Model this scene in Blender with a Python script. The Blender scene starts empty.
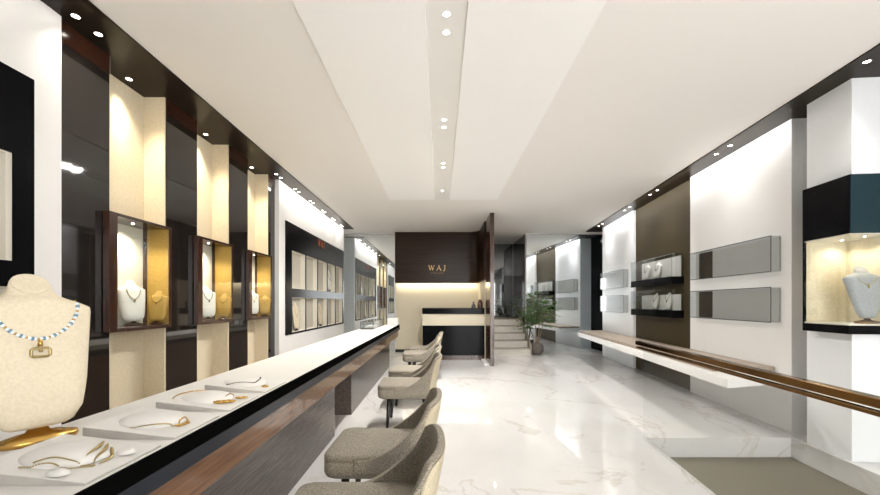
import bpy, bmesh, math, random
from mathutils import Vector, Matrix
random.seed(7)
SC = bpy.context.scene
COL = SC.collection
PI = math.pi
F = 385.0          # focal length in pixels of the 880 px wide frame
CAMZ = 1.25
CEIL = 3.035

# ------------------------------------------------------------------ materials
def new_mat(name):
    m = bpy.data.materials.new(name); m.use_nodes = True
    nt = m.node_tree
    return m, nt, nt.nodes['Principled BSDF']

def pm(name, col, rough=.5, metal=0., ior=1.5, coat=0., var=None, vscale=8, bump=0., bscale=60, stretch=None, spec=None, bdist=.01, detail=4):
    m, nt, b = new_mat(name)
    N, L = nt.nodes, nt.links
    b.inputs['Base Color'].default_value = (*col, 1)
    b.inputs['Roughness'].default_value = rough
    b.inputs['Metallic'].default_value = metal
    b.inputs['IOR'].default_value = ior
    b.inputs['Coat Weight'].default_value = coat
    b.inputs['Coat Roughness'].default_value = .05
    if spec is not None: b.inputs['Specular IOR Level'].default_value = spec
    if var or bump:
        tc = N.new('ShaderNodeTexCoord'); mp = N.new('ShaderNodeMapping')
        L.new(tc.outputs['Object'], mp.inputs['Vector'])
        if stretch: mp.inputs['Scale'].default_value = stretch
    if var:
        nz = N.new('ShaderNodeTexNoise'); nz.inputs['Scale'].default_value = vscale; nz.inputs['Detail'].default_value = detail
        L.new(mp.outputs[0], nz.inputs['Vector'])
        r = N.new('ShaderNodeValToRGB')
        r.color_ramp.elements[0].position = .35; r.color_ramp.elements[1].position = .65
        r.color_ramp.elements[0].color = (*col, 1); r.color_ramp.elements[1].color = (*var, 1)
        L.new(nz.outputs['Fac'], r.inputs[0]); L.new(r.outputs[0], b.inputs['Base Color'])
    if bump:
        n2 = N.new('ShaderNodeTexNoise'); n2.inputs['Scale'].default_value = bscale; n2.inputs['Detail'].default_value = 3
        L.new(mp.outputs[0], n2.inputs['Vector'])
        bp = N.new('ShaderNodeBump'); bp.inputs['Strength'].default_value = bump; bp.inputs['Distance'].default_value = bdist
        L.new(n2.outputs['Fac'], bp.inputs['Height']); L.new(bp.outputs[0], b.inputs['Normal'])
    return m

def marble(name):
    m, nt, b = new_mat(name); N, L = nt.nodes, nt.links
    tc = N.new('ShaderNodeTexCoord')
    mp = N.new('ShaderNodeMapping'); mp.inputs['Rotation'].default_value = (0, 0, .6); mp.inputs['Scale'].default_value = (1, .62, 1)
    L.new(tc.outputs['Object'], mp.inputs['Vector'])
    def vein(scale, width, dist, off):
        mm = N.new('ShaderNodeMapping'); mm.inputs['Location'].default_value = (off, off*.7, 0)
        L.new(mp.outputs[0], mm.inputs['Vector'])
        nz = N.new('ShaderNodeTexNoise'); nz.inputs['Scale'].default_value = scale; nz.inputs['Detail'].default_value = 9
        nz.inputs['Roughness'].default_value = .58; nz.inputs['Distortion'].default_value = dist
        L.new(mm.outputs[0], nz.inputs['Vector'])
        s = N.new('ShaderNodeMath'); s.operation = 'SUBTRACT'; s.inputs[1].default_value = .5; L.new(nz.outputs['Fac'], s.inputs[0])
        a = N.new('ShaderNodeMath'); a.operation = 'ABSOLUTE'; L.new(s.outputs[0], a.inputs[0])
        r = N.new('ShaderNodeMapRange'); r.inputs['From Min'].default_value = 0; r.inputs['From Max'].default_value = width
        r.inputs['To Min'].default_value = 1; r.inputs['To Max'].default_value = 0
        L.new(a.outputs[0], r.inputs['Value'])
        return r.outputs[0]
    v1 = vein(.6, .012, .8, 5.3); v2 = vein(1.7, .012, .5, 9.7)
    msk = N.new('ShaderNodeTexNoise'); msk.inputs['Scale'].default_value = .8; L.new(mp.outputs[0], msk.inputs['Vector'])
    mr = N.new('ShaderNodeMapRange'); mr.inputs['From Min'].default_value = .47; mr.inputs['From Max'].default_value = .66
    L.new(msk.outputs['Fac'], mr.inputs['Value'])
    mu = N.new('ShaderNodeMath'); mu.operation = 'MULTIPLY'; L.new(v2, mu.inputs[0]); L.new(mr.outputs[0], mu.inputs[1])
    ad = N.new('ShaderNodeMath'); ad.operation = 'MAXIMUM'; L.new(v1, ad.inputs[0]); L.new(mu.outputs[0], ad.inputs[1])
    sc = N.new('ShaderNodeMath'); sc.operation = 'MULTIPLY'; sc.inputs[1].default_value = .36; L.new(ad.outputs[0], sc.inputs[0])
    cl = N.new('ShaderNodeTexNoise'); cl.inputs['Scale'].default_value = 1.3; cl.inputs['Detail'].default_value = 5; L.new(mp.outputs[0], cl.inputs['Vector'])
    base = N.new('ShaderNodeMix'); base.data_type = 'RGBA'
    base.inputs[6].default_value = (.63, .625, .62, 1); base.inputs[7].default_value = (.56, .55, .535, 1)
    cr = N.new('ShaderNodeMapRange'); cr.inputs['From Min'].default_value = .45; cr.inputs['From Max'].default_value = .75; L.new(cl.outputs['Fac'], cr.inputs['Value'])
    L.new(cr.outputs[0], base.inputs[0])
    mx = N.new('ShaderNodeMix'); mx.data_type = 'RGBA'; L.new(sc.outputs[0], mx.inputs[0])
    L.new(base.outputs[2], mx.inputs[6]); mx.inputs[7].default_value = (.36, .29, .19, 1)
    L.new(mx.outputs[2], b.inputs['Base Color'])
    b.inputs['Roughness'].default_value = .035; b.inputs['IOR'].default_value = 1.75
    return m

def thin_glass(name, tint=(.96, .98, .98), refl=.04, edge=.5):
    m, nt, b = new_mat(name); N, L = nt.nodes, nt.links
    N.remove(b); out = N['Material Output']
    t = N.new('ShaderNodeBsdfTransparent'); t.inputs[0].default_value = (*tint, 1)
    g = N.new('ShaderNodeBsdfGlossy'); g.inputs['Roughness'].default_value = .01
    fr = N.new('ShaderNodeLayerWeight'); fr.inputs['Blend'].default_value = .5
    pw = N.new('ShaderNodeMath'); pw.operation = 'POWER'; pw.inputs[1].default_value = 5; L.new(fr.outputs['Facing'], pw.inputs[0])
    mu = N.new('ShaderNodeMath'); mu.operation = 'MULTIPLY'; mu.inputs[1].default_value = edge; L.new(pw.outputs[0], mu.inputs[0])
    ad = N.new('ShaderNodeMath'); ad.inputs[1].default_value = refl; ad.use_clamp = True; L.new(mu.outputs[0], ad.inputs[0])
    mx = N.new('ShaderNodeMixShader'); L.new(ad.outputs[0], mx.inputs[0]); L.new(t.outputs[0], mx.inputs[1]); L.new(g.outputs[0], mx.inputs[2])
    L.new(mx.outputs[0], out.inputs[0])
    return m

def emit(name, col, s):
    m, nt, b = new_mat(name)
    b.inputs['Base Color'].default_value = (*col, 1)
    b.inputs['Emission Color'].default_value = (*col, 1); b.inputs['Emission Strength'].default_value = s
    return m

M = dict(
    white=pm('white_plaster', (.79, .785, .78), .55, bump=.05, bscale=120),
    whiter=pm('white_lacquer', (.84, .83, .82), .35),
    coolwall=pm('pale_grey_lacquer', (.82, .84, .86), .3),
    ceil=pm('ceiling_paint', (.88, .85, .81), .8, bump=.08, bscale=160),
    ceilpanel=pm('ceiling_panel_paint', (.95, .935, .91), .8),
    marble=marble('white_marble'),
    black=pm('black_gloss', (.005, .005, .006), .12, ior=1.4, spec=.1),
    frameblack=pm('black_lacquer', (.005, .005, .006), .2, ior=1.1),
    edgeblack=pm('black_edging', (.003, .003, .003), .6, spec=.0),
    blacksatin=pm('black_satin', (.012, .011, .011), .3),
    strip=pm('dark_bronze_gloss', (.020, .014, .009), .3, ior=1.2),
    darkmirror=pm('smoked_mirror', (.018, .015, .013), .04, ior=1.6),
    wood=pm('dark_polished_wood', (.036, .012, .006), .2, var=(.055, .020, .010), vscale=3, stretch=(12, 12, 1.2), coat=.3, detail=6),
    signwood=pm('dark_sign_wood', (.017, .007, .003), .3, var=(.034, .014, .006), vscale=2, stretch=(1, 1, 14), spec=.3, detail=6),
    counterwood=pm('wood_grey_floor_sheen', (.055, .045, .04), .25, var=(.115, .098, .088), vscale=3, stretch=(30, 1.2, 30), spec=.4, detail=6),  # dark wood with the grey streaks of the floor's reflection in its colour
    apronwood=pm('brown_wood_warm_lit', (.13, .065, .035), .2, var=(.20, .105, .06), vscale=3, stretch=(20, 1.2, 20), coat=.5, detail=6),  # dark wood browned by warm light put into the colour
    charcoal=pm('charcoal_gloss', (.022, .025, .032), .3, spec=.25),
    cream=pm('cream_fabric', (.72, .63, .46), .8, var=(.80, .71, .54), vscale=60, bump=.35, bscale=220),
    creamlit=pm('cream_fabric_lit', (.78, .74, .64), .8, bump=.3, bscale=220),  # paler copy of the cream fabric, bright lighting put into the colour
    creamwall=pm('cream_panel', (.66, .60, .47), .55, bump=.1, bscale=150),
    gold_fabric=pm('gold_fabric', (.40, .24, .045), .6, var=(.50, .32, .075), vscale=80, bump=.4, bscale=180),
    felt=pm('white_felt', (.66, .645, .62), .85, bump=.3, bscale=500, bdist=.002),
    bustcream=pm('cream_linen', (.66, .58, .43), .8, var=(.72, .64, .49), vscale=120, bump=.3, bscale=400, bdist=.002),
    bustwhite=pm('white_leatherette', (.84, .81, .76), .5),
    bustsilver=pm('silver_cloth', (.30, .305, .31), .5, var=(.44, .45, .46), vscale=140, bump=.4, bscale=300, bdist=.003),
    traygrey=pm('ridged_cloth', (.46, .44, .41), .8, bump=.4, bscale=200, stretch=(3, 3, .2)),
    gold=pm('gold', (.62, .38, .11), .22, metal=1),
    palegold=pm('pale_gold', (.42, .33, .15), .3, metal=1),
    bronze=pm('bronze', (.24, .125, .042), .16, metal=1),
    darkbronze=pm('dark_bronze', (.07, .035, .018), .22, metal=.6),
    silver=pm('silver', (.7, .71, .72), .25, metal=1),
    bluebead=pm('blue_stone', (.16, .27, .36), .15),
    whitebead=pm('white_stone', (.78, .84, .88), .15),
    mirror=pm('mirror_silver', (.87, .92, .95), .0, metal=1),
    hallmirror=pm('grey_mirror', (.20, .21, .215), .03, metal=1),
    glass=thin_glass('clear_glass'),
    caseglass=thin_glass('case_glass', (.93, .945, .95), .05, .6),
    balglass=thin_glass('railing_glass', (.975, .98, .975), .015, .35),
    glassedge=pm('dark_glass_edge', (.035, .045, .05), .15),
    casegrey=pm('grey_satin_panel', (.60, .58, .555), .2, metal=.15),
    casereflection=pm('painted_brown_reflection', (.075, .06, .045), .2),  # brown of a dark reflection, used as a colour
    brownpanel=pm('bronze_woven_panel', (.042, .031, .013), .6, var=(.066, .049, .021), vscale=120, bump=.5, bscale=160, spec=.2),
    teal=pm('teal_gloss', (.006, .026, .035), .14, bump=.2, bscale=22, ior=1.35),
    tweed=pm('grey_brown_tweed', (.13, .115, .092), .9, var=(.34, .305, .25), vscale=220, bump=.6, bscale=330, bdist=.004, detail=2),
    backcloth=pm('beige_tweed_sunlit', (.38, .33, .24), .9, var=(.52, .46, .34), vscale=330, bump=.4, bscale=330, bdist=.003, detail=2),  # lighter tweed of the outer shell, warm sunlight put into its colour
    legs=pm('black_metal', (.008, .008, .009), .3),
    benchwood=pm('grey_brown_timber', (.30, .245, .19), .5, var=(.40, .335, .27), vscale=4, stretch=(8, .8, 8), bump=.1),
    mat=pm('olive_grey_matting', (.135, .125, .09), .95, var=(.18, .165, .12), vscale=260, bump=.6, bscale=260, bdist=.004),
    stone=pm('pale_stone', (.78, .755, .69), .35, var=(.70, .67, .60), vscale=4),
    stonedark=pm('stone_nosing', (.42, .37, .29), .4),
    pot=pm('rough_concrete', (.10, .085, .075), .85, var=(.17, .145, .13), vscale=14, bump=.8, bscale=30),
    soil=pm('soil', (.03, .02, .014), .95),
    leaf=pm('green_leaf', (.05, .15, .025), .45, var=(.11, .25, .05), vscale=6),
    bark=pm('pale_bark', (.25, .19, .13), .8),
    sign=pm('sign_gold', (.80, .52, .22), .35, metal=.3),
    orange=emit('orange_sign', (.30, .06, .014), .1),
    led=emit('lamp_white', (1, .95, .86), 9),
    brownglass=pm('brown_bottle', (.07, .025, .018), .12),
    greyglass=pm('smoky_bottle', (.10, .10, .09), .1),
    paper=pm('card_white', (.80, .78, .73), .6),
)

# ------------------------------------------------------------------ mesh builder
class MB:
    def __init__(s): s.bm = bmesh.new(); s.mi = 0
    def _faces(s, fs):
        for f in fs: f.material_index = s.mi
    def box(s, x0, x1, y0, y1, z0, z1):
        v = [s.bm.verts.new((x, y, z)) for z in (z0, z1) for y in (y0, y1) for x in (x0, x1)]
        idx = [(0,2,3,1),(4,5,7,6),(0,1,5,4),(2,6,7,3),(0,4,6,2),(1,3,7,5)]
        s._faces([s.bm.faces.new([v[i] for i in q]) for q in idx]); return s
    def prism(s, poly, z0, z1):
        a = [s.bm.verts.new((x, y, z0)) for x, y in poly]; b = [s.bm.verts.new((x, y, z1)) for x, y in poly]
        n = len(poly); fs = [s.bm.faces.new(b), s.bm.faces.new(a[::-1])]
        for i in range(n): fs.append(s.bm.faces.new((a[i], a[(i+1) % n], b[(i+1) % n], b[i])))
        s._faces(fs); return s
    def rings(s, rings, cap0=True, cap1=True):
        R = [[s.bm.verts.new(p) for p in r] for r in rings]; n = len(R[0]); fs = []
        for a, b in zip(R, R[1:]):
            for i in range(n): fs.append(s.bm.faces.new((a[i], a[(i+1) % n], b[(i+1) % n], b[i])))
        if cap0: fs.append(s.bm.faces.new(R[0][::-1]))
        if cap1: fs.append(s.bm.faces.new(R[-1]))
        s._faces(fs); return s
    def tube(s, pts, r, n=8, closed=False):
        pts = [Vector(p) for p in pts]; rings = []; up = Vector((.31, .17, .93)); prev = None
        for i, p in enumerate(pts):
            a = pts[max(i-1, 0)]; b = pts[min(i+1, len(pts)-1)]
            t = (b - a); t = t.normalized() if t.length > 1e-9 else Vector((0, 0, 1))
            if prev is None:
                x = t.cross(up); x = x if x.length > 1e-3 else t.cross(Vector((1, 0, 0)))
            else: x = prev - t*prev.dot(t)
            x.normalize(); prev = x; y = t.cross(x)
            rr = r[i] if isinstance(r, (list, tuple)) else r
            rings.append([p + x*rr*math.cos(2*PI*k/n) + y*rr*math.sin(2*PI*k/n) for k in range(n)])
        return s.rings(rings)
    def lathe(s, prof, cx=0, cy=0, n=24, sx=1, sy=1):
        return s.rings([[(cx + r*sx*math.cos(2*PI*k/n), cy + r*sy*math.sin(2*PI*k/n), z) for k in range(n)] for r, z in prof])
    def ell(s, c, r, n=12, m=8, zmin=-1):
        prof = []
        for j in range(m+1):
            t = -PI/2 + PI*j/m
            z = max(math.sin(t), zmin); prof.append((max(math.cos(t), 1e-3) if math.sin(t) >= zmin else math.sqrt(max(1-zmin*zmin, 1e-6)), z))
        return s.rings([[(c[0] + p*r[0]*math.cos(2*PI*k/n), c[1] + p*r[1]*math.sin(2*PI*k/n), c[2] + z*r[2]) for k in range(n)] for p, z in prof])
    def bar(s, a, b, w, d=.01):      # flat stroke in the local XZ plane, extruded along y by d
        a = Vector((a[0], a[1])); b = Vector((b[0], b[1])); t = (b-a).normalized(); nrm = Vector((-t.y, t.x))*w/2
        q = [a+nrm, a-nrm, b-nrm, b+nrm]
        lo = [s.bm.verts.new((p.x, 0, p.y)) for p in q]; hi = [s.bm.verts.new((p.x, -d, p.y)) for p in q]
        fs = [s.bm.faces.new(hi), s.bm.faces.new(lo[::-1])]
        for i in range(4): fs.append(s.bm.faces.new((lo[i], lo[(i+1) % 4], hi[(i+1) % 4], hi[i])))
        s._faces(fs); return s
    def build(s, name, mat, parent=None, bevel=0, smooth=False, subsurf=0, loc=None, solid=0):
        bmesh.ops.recalc_face_normals(s.bm, faces=s.bm.faces)
        me = bpy.data.meshes.new(name); s.bm.to_mesh(me); s.bm.free()
        for m in (mat if isinstance(mat, (list, tuple)) else [mat]): me.materials.append(M[m] if isinstance(m, str) else m)
        o = bpy.data.objects.new(name, me); COL.objects.link(o)
        if parent is not None: o.parent = parent
        if loc: o.location = loc
        if solid:
            q = o.modifiers.new('solid', 'SOLIDIFY'); q.thickness = solid; q.offset = 0
        if bevel:
            q = o.modifiers.new('bevel', 'BEVEL'); q.width = bevel; q.segments = 2; q.limit_method = 'ANGLE'
        if subsurf:
            q = o.modifiers.new('sub', 'SUBSURF'); q.levels = q.render_levels = subsurf
        if smooth:
            for p in me.polygons: p.use_smooth = True
        return o

def tag(o, label, cat, group=None):
    o['label'] = label; o['category'] = cat
    if group: o['group'] = group
    return o
def thing(name, label, cat, loc=(0, 0, 0), rz=0, group=None):
    o = bpy.data.objects.new(name, None); COL.objects.link(o); o.empty_display_size = .05
    o.location = loc; o.rotation_euler = (0, 0, rz)
    return tag(o, label, cat, group)
def struct(o): o['kind'] = 'structure'; return o
def copy_tree(o, parent=None):
    c = o.copy(); COL.objects.link(c)
    if parent is not None: c.parent = parent
    for ch in list(o.children): copy_tree(ch, c)
    return c
def light(kind, name, loc, energy, parent=None, col=(1, .95, .87), rot=(0, 0, 0), size=.05, size_y=None, spot=90, blend=.6):
    l = bpy.data.lights.new(name, kind); l.energy = energy; l.color = col
    if kind == 'AREA':
        l.size = size
        if size_y: l.shape = 'RECTANGLE'; l.size_y = size_y
    elif kind == 'SPOT':
        l.shadow_soft_size = size; l.spot_size = math.radians(spot); l.spot_blend = blend
    else: l.shadow_soft_size = size
    o = bpy.data.objects.new(name, l); COL.objects.link(o); o.location = loc; o.rotation_euler = rot
    if parent is not None: o.parent = parent
    return o
ORD = ['first', 'second', 'third', 'fourth', 'fifth', 'sixth', 'seventh', 'eighth', 'ninth', 'tenth', 'eleventh', 'twelfth', 'thirteenth', 'fourteenth']

# right wall frame: s along the wall away from the camera, n inwards
RA = math.atan(.0866); RC, RS = math.cos(RA), math.sin(RA)
def R(s, n): return (3.059 + RS*s - RC*n, RC*s + RS*n)
def rquad(s0, s1, n0, n1): return [R(s0, n0), R(s1, n0), R(s1, n1), R(s0, n1)]

# ------------------------------------------------------------------ floor, pit, ceiling
PY0, PY1 = 1.0, 3.57
def pl(y): return 1.905 - .098*(3.57 - y)
def pr(y): return 3.253 - .0866*(3.53 - y)
m = MB()
m.prism([(-2.9, PY1), (5.2, PY1), (5.2, 11.9), (-2.9, 11.9)], -.25, 0)
m.prism([(-2.9, -2.2), (5.2, -2.2), (5.2, PY0), (-2.9, PY0)], -.25, 0)
m.prism([(-2.9, PY0), (pl(PY0), PY0), (pl(PY1), PY1), (-2.9, PY1)], -.25, 0)
m.prism([(pr(PY0), PY0), (5.2, PY0), (5.2, PY1), (pr(PY1), PY1)], -.25, 0)
m.prism([(pl(PY0), PY0), (pr(PY0), PY0), (pr(PY1), PY1), (pl(PY1), PY1)], -.25, -.19)
struct(m.build('floor', 'marble'))
m = MB(); e = .006
m.prism([(pl(PY0)+e, PY0+e), (pr(PY0)-e, PY0+e), (pr(PY1)-e, PY1-e), (pl(PY1)+e, PY1-e)], -.19, -.178)
tag(m.build('floor_mat', 'mat'), 'olive grey doormat filling the sunken entrance pit', 'mat')

m = MB(); m.box(-2.9, 5.2, -2.2, 11.9, CEIL, CEIL+.12)
struct(m.build('ceiling', 'ceil'))
for i, (x0, x1) in enumerate(((-.865, -.089), (.165, .978))):
    m = MB(); m.box(x0, x1, -2.0, 6.59, CEIL-.018, CEIL); struct(m.build('trim_%d' % (1+i), 'ceilpanel', bevel=.003))
m = MB(); m.box(-.089, .165, -2.0, 6.59, CEIL-.004, CEIL); struct(m.build('trim_3', pm('ceiling_channel', (.84, .82, .78), .8)))
m = MB(); m.box(-2.62, -2.07, -2.0, 9.25, CEIL-.012, CEIL); struct(m.build('trim_4', 'strip'))
m = MB(); m.prism([(2.778-.17, -2.0), (3.638, 9.6), (4.3, 9.6), (4.3, -2.0)], CEIL-.012, CEIL); struct(m.build('trim_5', 'strip'))

# ------------------------------------------------------------------ left side walls
m = MB(); m.box(-2.9, -2.62, -2.2, 9.95, 0, CEIL); struct(m.build('wall_left', 'white'))
ZT = CEIL - .013
tn = 6
for (y0, y1) in ((2.386, 2.76), (3.335, 3.755), (4.325, 4.745), (5.315, 5.52)):
    m = MB(); m.box(-2.6, -2.37, y0, y1, 0, ZT-.135); o = struct(m.build('trim_%d' % tn, 'darkmirror')); tn += 1
    m = MB(); m.box(-2.6, -2.367, y0, y1, ZT-.134, ZT); m.build('header', 'wood', o)
ALC = (2.765, 3.76, 4.75)
for y0 in ALC:      # fabric lined alcoves
    m = MB(); m.box(-2.61, -2.55, y0, y0+.56, 0, ZT); m.box(-2.55, -2.372, y0+.55, y0+.564, 0, ZT); m.box(-2.55, -2.372, y0-.003, y0+.004, 0, ZT)
    struct(m.build('trim_%d' % tn, 'cream')); tn += 1
# white wall beyond the alcoves, with the opening for the showcase
m = MB()
m.box(-2.6, -2.31, 5.525, 5.74, 0, ZT); m.box(-2.6, -2.31, 9.2, 9.26, 0, ZT)
m.box(-2.6, -2.31, 5.74, 9.2, 0, .76); m.box(-2.6, -2.31, 5.74, 9.2, 2.49, ZT)
struct(m.build('wall_left_display', 'whiter'))
m = MB()
m.box(-2.6, -2.34, 2.215, 2.38, 0, ZT); m.box(-2.6, -2.34, -2.0, 2.215, 2.536, ZT); m.box(-2.6, -2.34, -2.0, 2.215, 0, .76)
m.box(-2.6, -2.34, -2.0, .15, .76, 2.536)
struct(m.build('wall_left_pilaster', 'whiter'))

m = MB()
m.box(-2.9, .6, -2.2, -2.05, 0, CEIL); m.box(3.6, 5.2, -2.2, -2.05, 0, CEIL); m.box(.6, 3.6, -2.2, -2.05, 2.6, CEIL)
struct(m.build('wall_front', 'white'))
m = MB(); m.box(4.6, 4.75, -2.05, 9.85, 0, CEIL); struct(m.build('wall_right_outer', 'white'))

# ------------------------------------------------------------------ lettering
def letter(mb, ch, ox, oz, h, d):
    def B(a, b, w): mb.bar((ox+a[0]*h, oz+a[1]*h), (ox+b[0]*h, oz+b[1]*h), w*h, d)
    if ch == 'W':
        B((.10, 1), (.40, 0), .13); B((.40, 0), (.64, .95), .06); B((.60, 1), (.90, 0), .13); B((.90, 0), (1.16, 1), .06)
        for a, b in ((-.04, .24), (.48, .72), (1.04, 1.28)): B((a, .98), (b, .98), .05)
        return 1.28
    if ch == 'A':
        B((.50, 1.02), (.12, 0), .06); B((.48, 1.02), (.88, 0), .13); B((.24, .34), (.74, .34), .06)
        B((0, .02), (.26, .02), .05); B((.72, .02), (1.04, .02), .05); return 1.0
    B((.34, 1), (.34, .1), .13); B((.34, .14), (.26, -.04), .11); B((.27, -.02), (.12, -.12), .09); B((.14, -.1), (.02, -.02), .1); B((.16, .98), (.52, .98), .05)
    return .5
def waj(h, gap, d=.012):
    out = []; x = 0; ws = {'W': 1.28, 'A': 1.04, 'J': .52}
    tot = sum(ws.values())*h + 2*gap*h; x = -tot/2
    for c in 'WAJ': mb = MB(); letter(mb, c, x, 0, h, d); x += ws[c]*h + gap*h; out.append(mb)
    return out
def text_mesh(txt, size, spacing=1.0):
    cu = bpy.data.curves.new('t', 'FONT'); cu.body = txt; cu.size = size; cu.align_x = 'CENTER'; cu.extrude = .003; cu.space_character = spacing
    o = bpy.data.objects.new('t', cu); COL.objects.link(o)
    dg = bpy.context.evaluated_depsgraph_get(); me = bpy.data.meshes.new_from_object(o.evaluated_get(dg))
    bpy.data.objects.remove(o); return me

# ------------------------------------------------------------------ busts and necklaces
PROF = [(0, .070, .028), (.012, .088, .040), (.05, .112, .05), (.10, .122, .053), (.14, .128, .055), (.28, .141, .06), (.37, .1495, .061), (.386, .148, .06), (.391, .141, .059), (.404, .116, .055), (.416, .086, .05), (.428, .066, .046), (.445, .055, .042), (.462, .05, .039), (.464, .046, .035), (.461, .040, .030)]
LEAN = .16; PEXP = 2.7
def prof_at(z):
    for (z0, a0, b0), (z1, a1, b1) in zip(PROF, PROF[1:]):
        if z0 <= z <= z1:
            t = (z-z0)/(z1-z0+1e-9); return a0+(a1-a0)*t, b0+(b1-b0)*t
    return PROF[0][1:] if z < 0 else PROF[-1][1:]
def front(x, z):
    a, b = prof_at(z); t = min(abs(x)/a, 1)
    return LEAN*z - b*(1-t**PEXP)**(1/PEXP)
def bust_mesh(taper=0):
    mb = MB(); n = 64; rg = []
    for z, a, b in PROF:
        r = []; a *= 1 - taper*max(0, 1 - z/.37)
        for k in range(n):
            c, s = math.cos(2*PI*k/n), math.sin(2*PI*k/n)
            p = PEXP if z < .42 else 2.0
            r.append((a*math.copysign(abs(c)**(2/p), c), LEAN*z + b*math.copysign(abs(s)**(2/p), s)*(1 if s < 0 else .8), z + (max(0, z-.42)/.044)*.9*b*s))
        rg.append(r)
    return mb.rings(rg)
def make_bust(label, loc, rz, mat, sc=1., base_mat='gold', group=None, taper=0):
    t = thing('necklace_bust', label, 'jewellery bust', loc, rz, group)
    o = bust_mesh(taper).build('torso', mat, t, smooth=True); o.location = (0, 0, .05*sc); o.scale = (sc,)*3
    ca, cb = .047, .0365; kk = 40
    q = MB(); q.rings([[(f*ca*math.cos(2*PI*j/kk), LEAN*.465 + f*cb*math.sin(2*PI*j/kk)*(1 if math.sin(2*PI*j/kk) < 0 else .8), .4655 + dz + f*.9*cb*math.sin(2*PI*j/kk)*.97) for j in range(kk)] for f, dz in ((1., 0), (1., .003), (.93, .0045), (.1, .0045))])
    o = q.build('neck_cap', mat, t); o.location = (0, 0, .05*sc); o.scale = (sc,)*3
    mb = MB(); mb.lathe([(.001, 0), (.098, 0), (.102, .008), (.098, .018), (.06, .028), (.03, .034), (.02, .052), (.001, .052)], n=28, sy=.55)
    o = mb.build('stand', base_mat, t, smooth=True); o.scale = (sc,)*3; return t
def neck_path(w, ztop, zlow, n, p=1.7):
    r = []
    for i in range(n):
        t = -1 + 2*i/(n-1); x = w*math.sin(t*PI/2*.98); z = ztop - (ztop-zlow)*(1-abs(t)**p)
        r.append(Vector((x, front(x, z) - .004, z)))
    return r
def make_necklace(label, loc, rz, sc=1., w=.09, ztop=.415, zlow=.30, mat='gold', pend=.018, group=None, r=.0028):
    t = thing('necklace', label, 'necklace', loc, rz, group)
    P = [p*sc + Vector((0, 0, .05*sc)) for p in neck_path(w, ztop, zlow, 33)]
    MB().tube(P, r*sc, 6).build('chain', mat, t, smooth=True)
    mid = P[16]; mb = MB()
    mb.lathe([(.001, -pend*sc*2), (pend*sc*.55, -pend*sc*1.3), (pend*sc*.5, -pend*sc*.6), (.002, 0)], mid.x, mid.y-.006*sc, 12)
    o = mb.build('pendant', mat, t, smooth=True); o.location = (0, 0, mid.z); return t

# ------------------------------------------------------------------ counter
CT = .83
t = thing('display_counter', 'long jewellery counter with white felt top and dark glossy wooden front', 'counter', (0, 0, 0))
CX0, CX1, CY1 = -1.305, -.79, 7.55
MB().box(CX0, CX1-.012, -.6, CY1-.012, CT-.05, CT).build('worktop', 'felt', t)
m = MB(); m.box(CX1-.0115, CX1, -.6, CY1, CT-.05, CT+.002); m.box(CX0+.01, CX1-.012, CY1-.0115, CY1, CT-.05, CT)
m.build('edge_band', 'edgeblack', t, bevel=.002)
MB().box(CX0+.02, CX1-.004, -.6, CY1+.1, CT-.104, CT-.051).build('edge_rail', 'charcoal', t, bevel=.004)
MB().box(CX0+.03, CX1-.03, -.6, CY1, CT-.235, CT-.105).build('apron', 'apronwood', t, bevel=.003)
for y0, y1 in ((-.6, 3.62), (4.3, CY1)):
    MB().box(CX0+.06, -.99, y0, y1, 0, CT-.236).build('base', 'counterwood', t, bevel=.003)
MB().box(CX0+.02, CX0+.055, -.6, CY1-.02, .0, CT-.106).build('back_panel', 'apronwood', t)
m = MB(); m.box(-1.0, -.80, 7.3, 7.52, CT, CT+.13)
tag(m.build('display_block', 'felt', bevel=.006), 'white square display block at the far end of the jewellery counter', 'display block')
t = thing('glass_showcase', 'low clear glass box near the far end of the counter', 'glass showcase', (-1.16, 6.7, CT))
m = MB(); gx, gy, gh = .1, .6, .12
m.box(-gx, -gx+.005, -gy, gy, .012, gh); m.box(gx-.005, gx, -gy, gy, .012, gh); m.box(-gx+.005, gx-.005, -gy, -gy+.005, .012, gh); m.box(-gx+.005, gx-.005, gy-.005, gy, .012, gh); m.box(-gx, gx, -gy, gy, gh, gh+.005)
m.build('glass_cover', 'caseglass', t)
m = MB(); m.box(-gx, gx, -gy, gy, 0, .011); m.build('base', 'blacksatin', t)
for sx in (-1, 1):
    for sy in (-1, 1): MB().box(sx*gx-.003, sx*gx+.003, sy*gy-.003, sy*gy+.003, .012, gh+.006).build('edge_post', 'glassedge', t)
m = MB(); m.box(-1.235, -1.09, 6.3, 6.75, CT+.0115, CT+.04)
tag(m.build('display_tray', 'felt', bevel=.006), 'plain white tray inside the low glass box on the counter', 'display tray')

# trays with jewellery
TW, TH = .285, .036
def tray_z(x): return CT + .004 + (TH-.004)*(1 - x/TW)
def make_tray(y, label, w=.235):
    t = thing('display_tray', label, 'display tray', (-1.1, y, CT), 0, 'sloping trays along the counter')
    m = MB(); v = [(0, 0), (TW, 0), (TW, .004), (0, TH)]
    m.rings([[(x, 0, z) for x, z in v], [(x, w, z) for x, z in v]]); m.build('wedge', ['traygrey'], t)
    m = MB(); q = [(.002, TH-.0003), (TW-.002, .0042), (TW-.002, .0062), (.002, TH+.0018)]
    m.rings([[(x, .001, z) for x, z in q], [(x, w-.001, z) for x, z in q]]); m.build('top_cloth', 'felt', t)
    m = MB(); m.ell((.125, w*.5, TH*.52), (.105, .085, .032), 28, 12, zmin=-.1); m.build('cushion', 'felt', t, smooth=True)
    return t
TY = (.885, 1.185, 1.49, 1.80)
make_tray(TY[0], 'sloping white tray nearest the camera, holding a chunky chain necklace', .24)
make_tray(TY[1], 'second sloping white tray from the camera, with a curved gold necklace')
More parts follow.
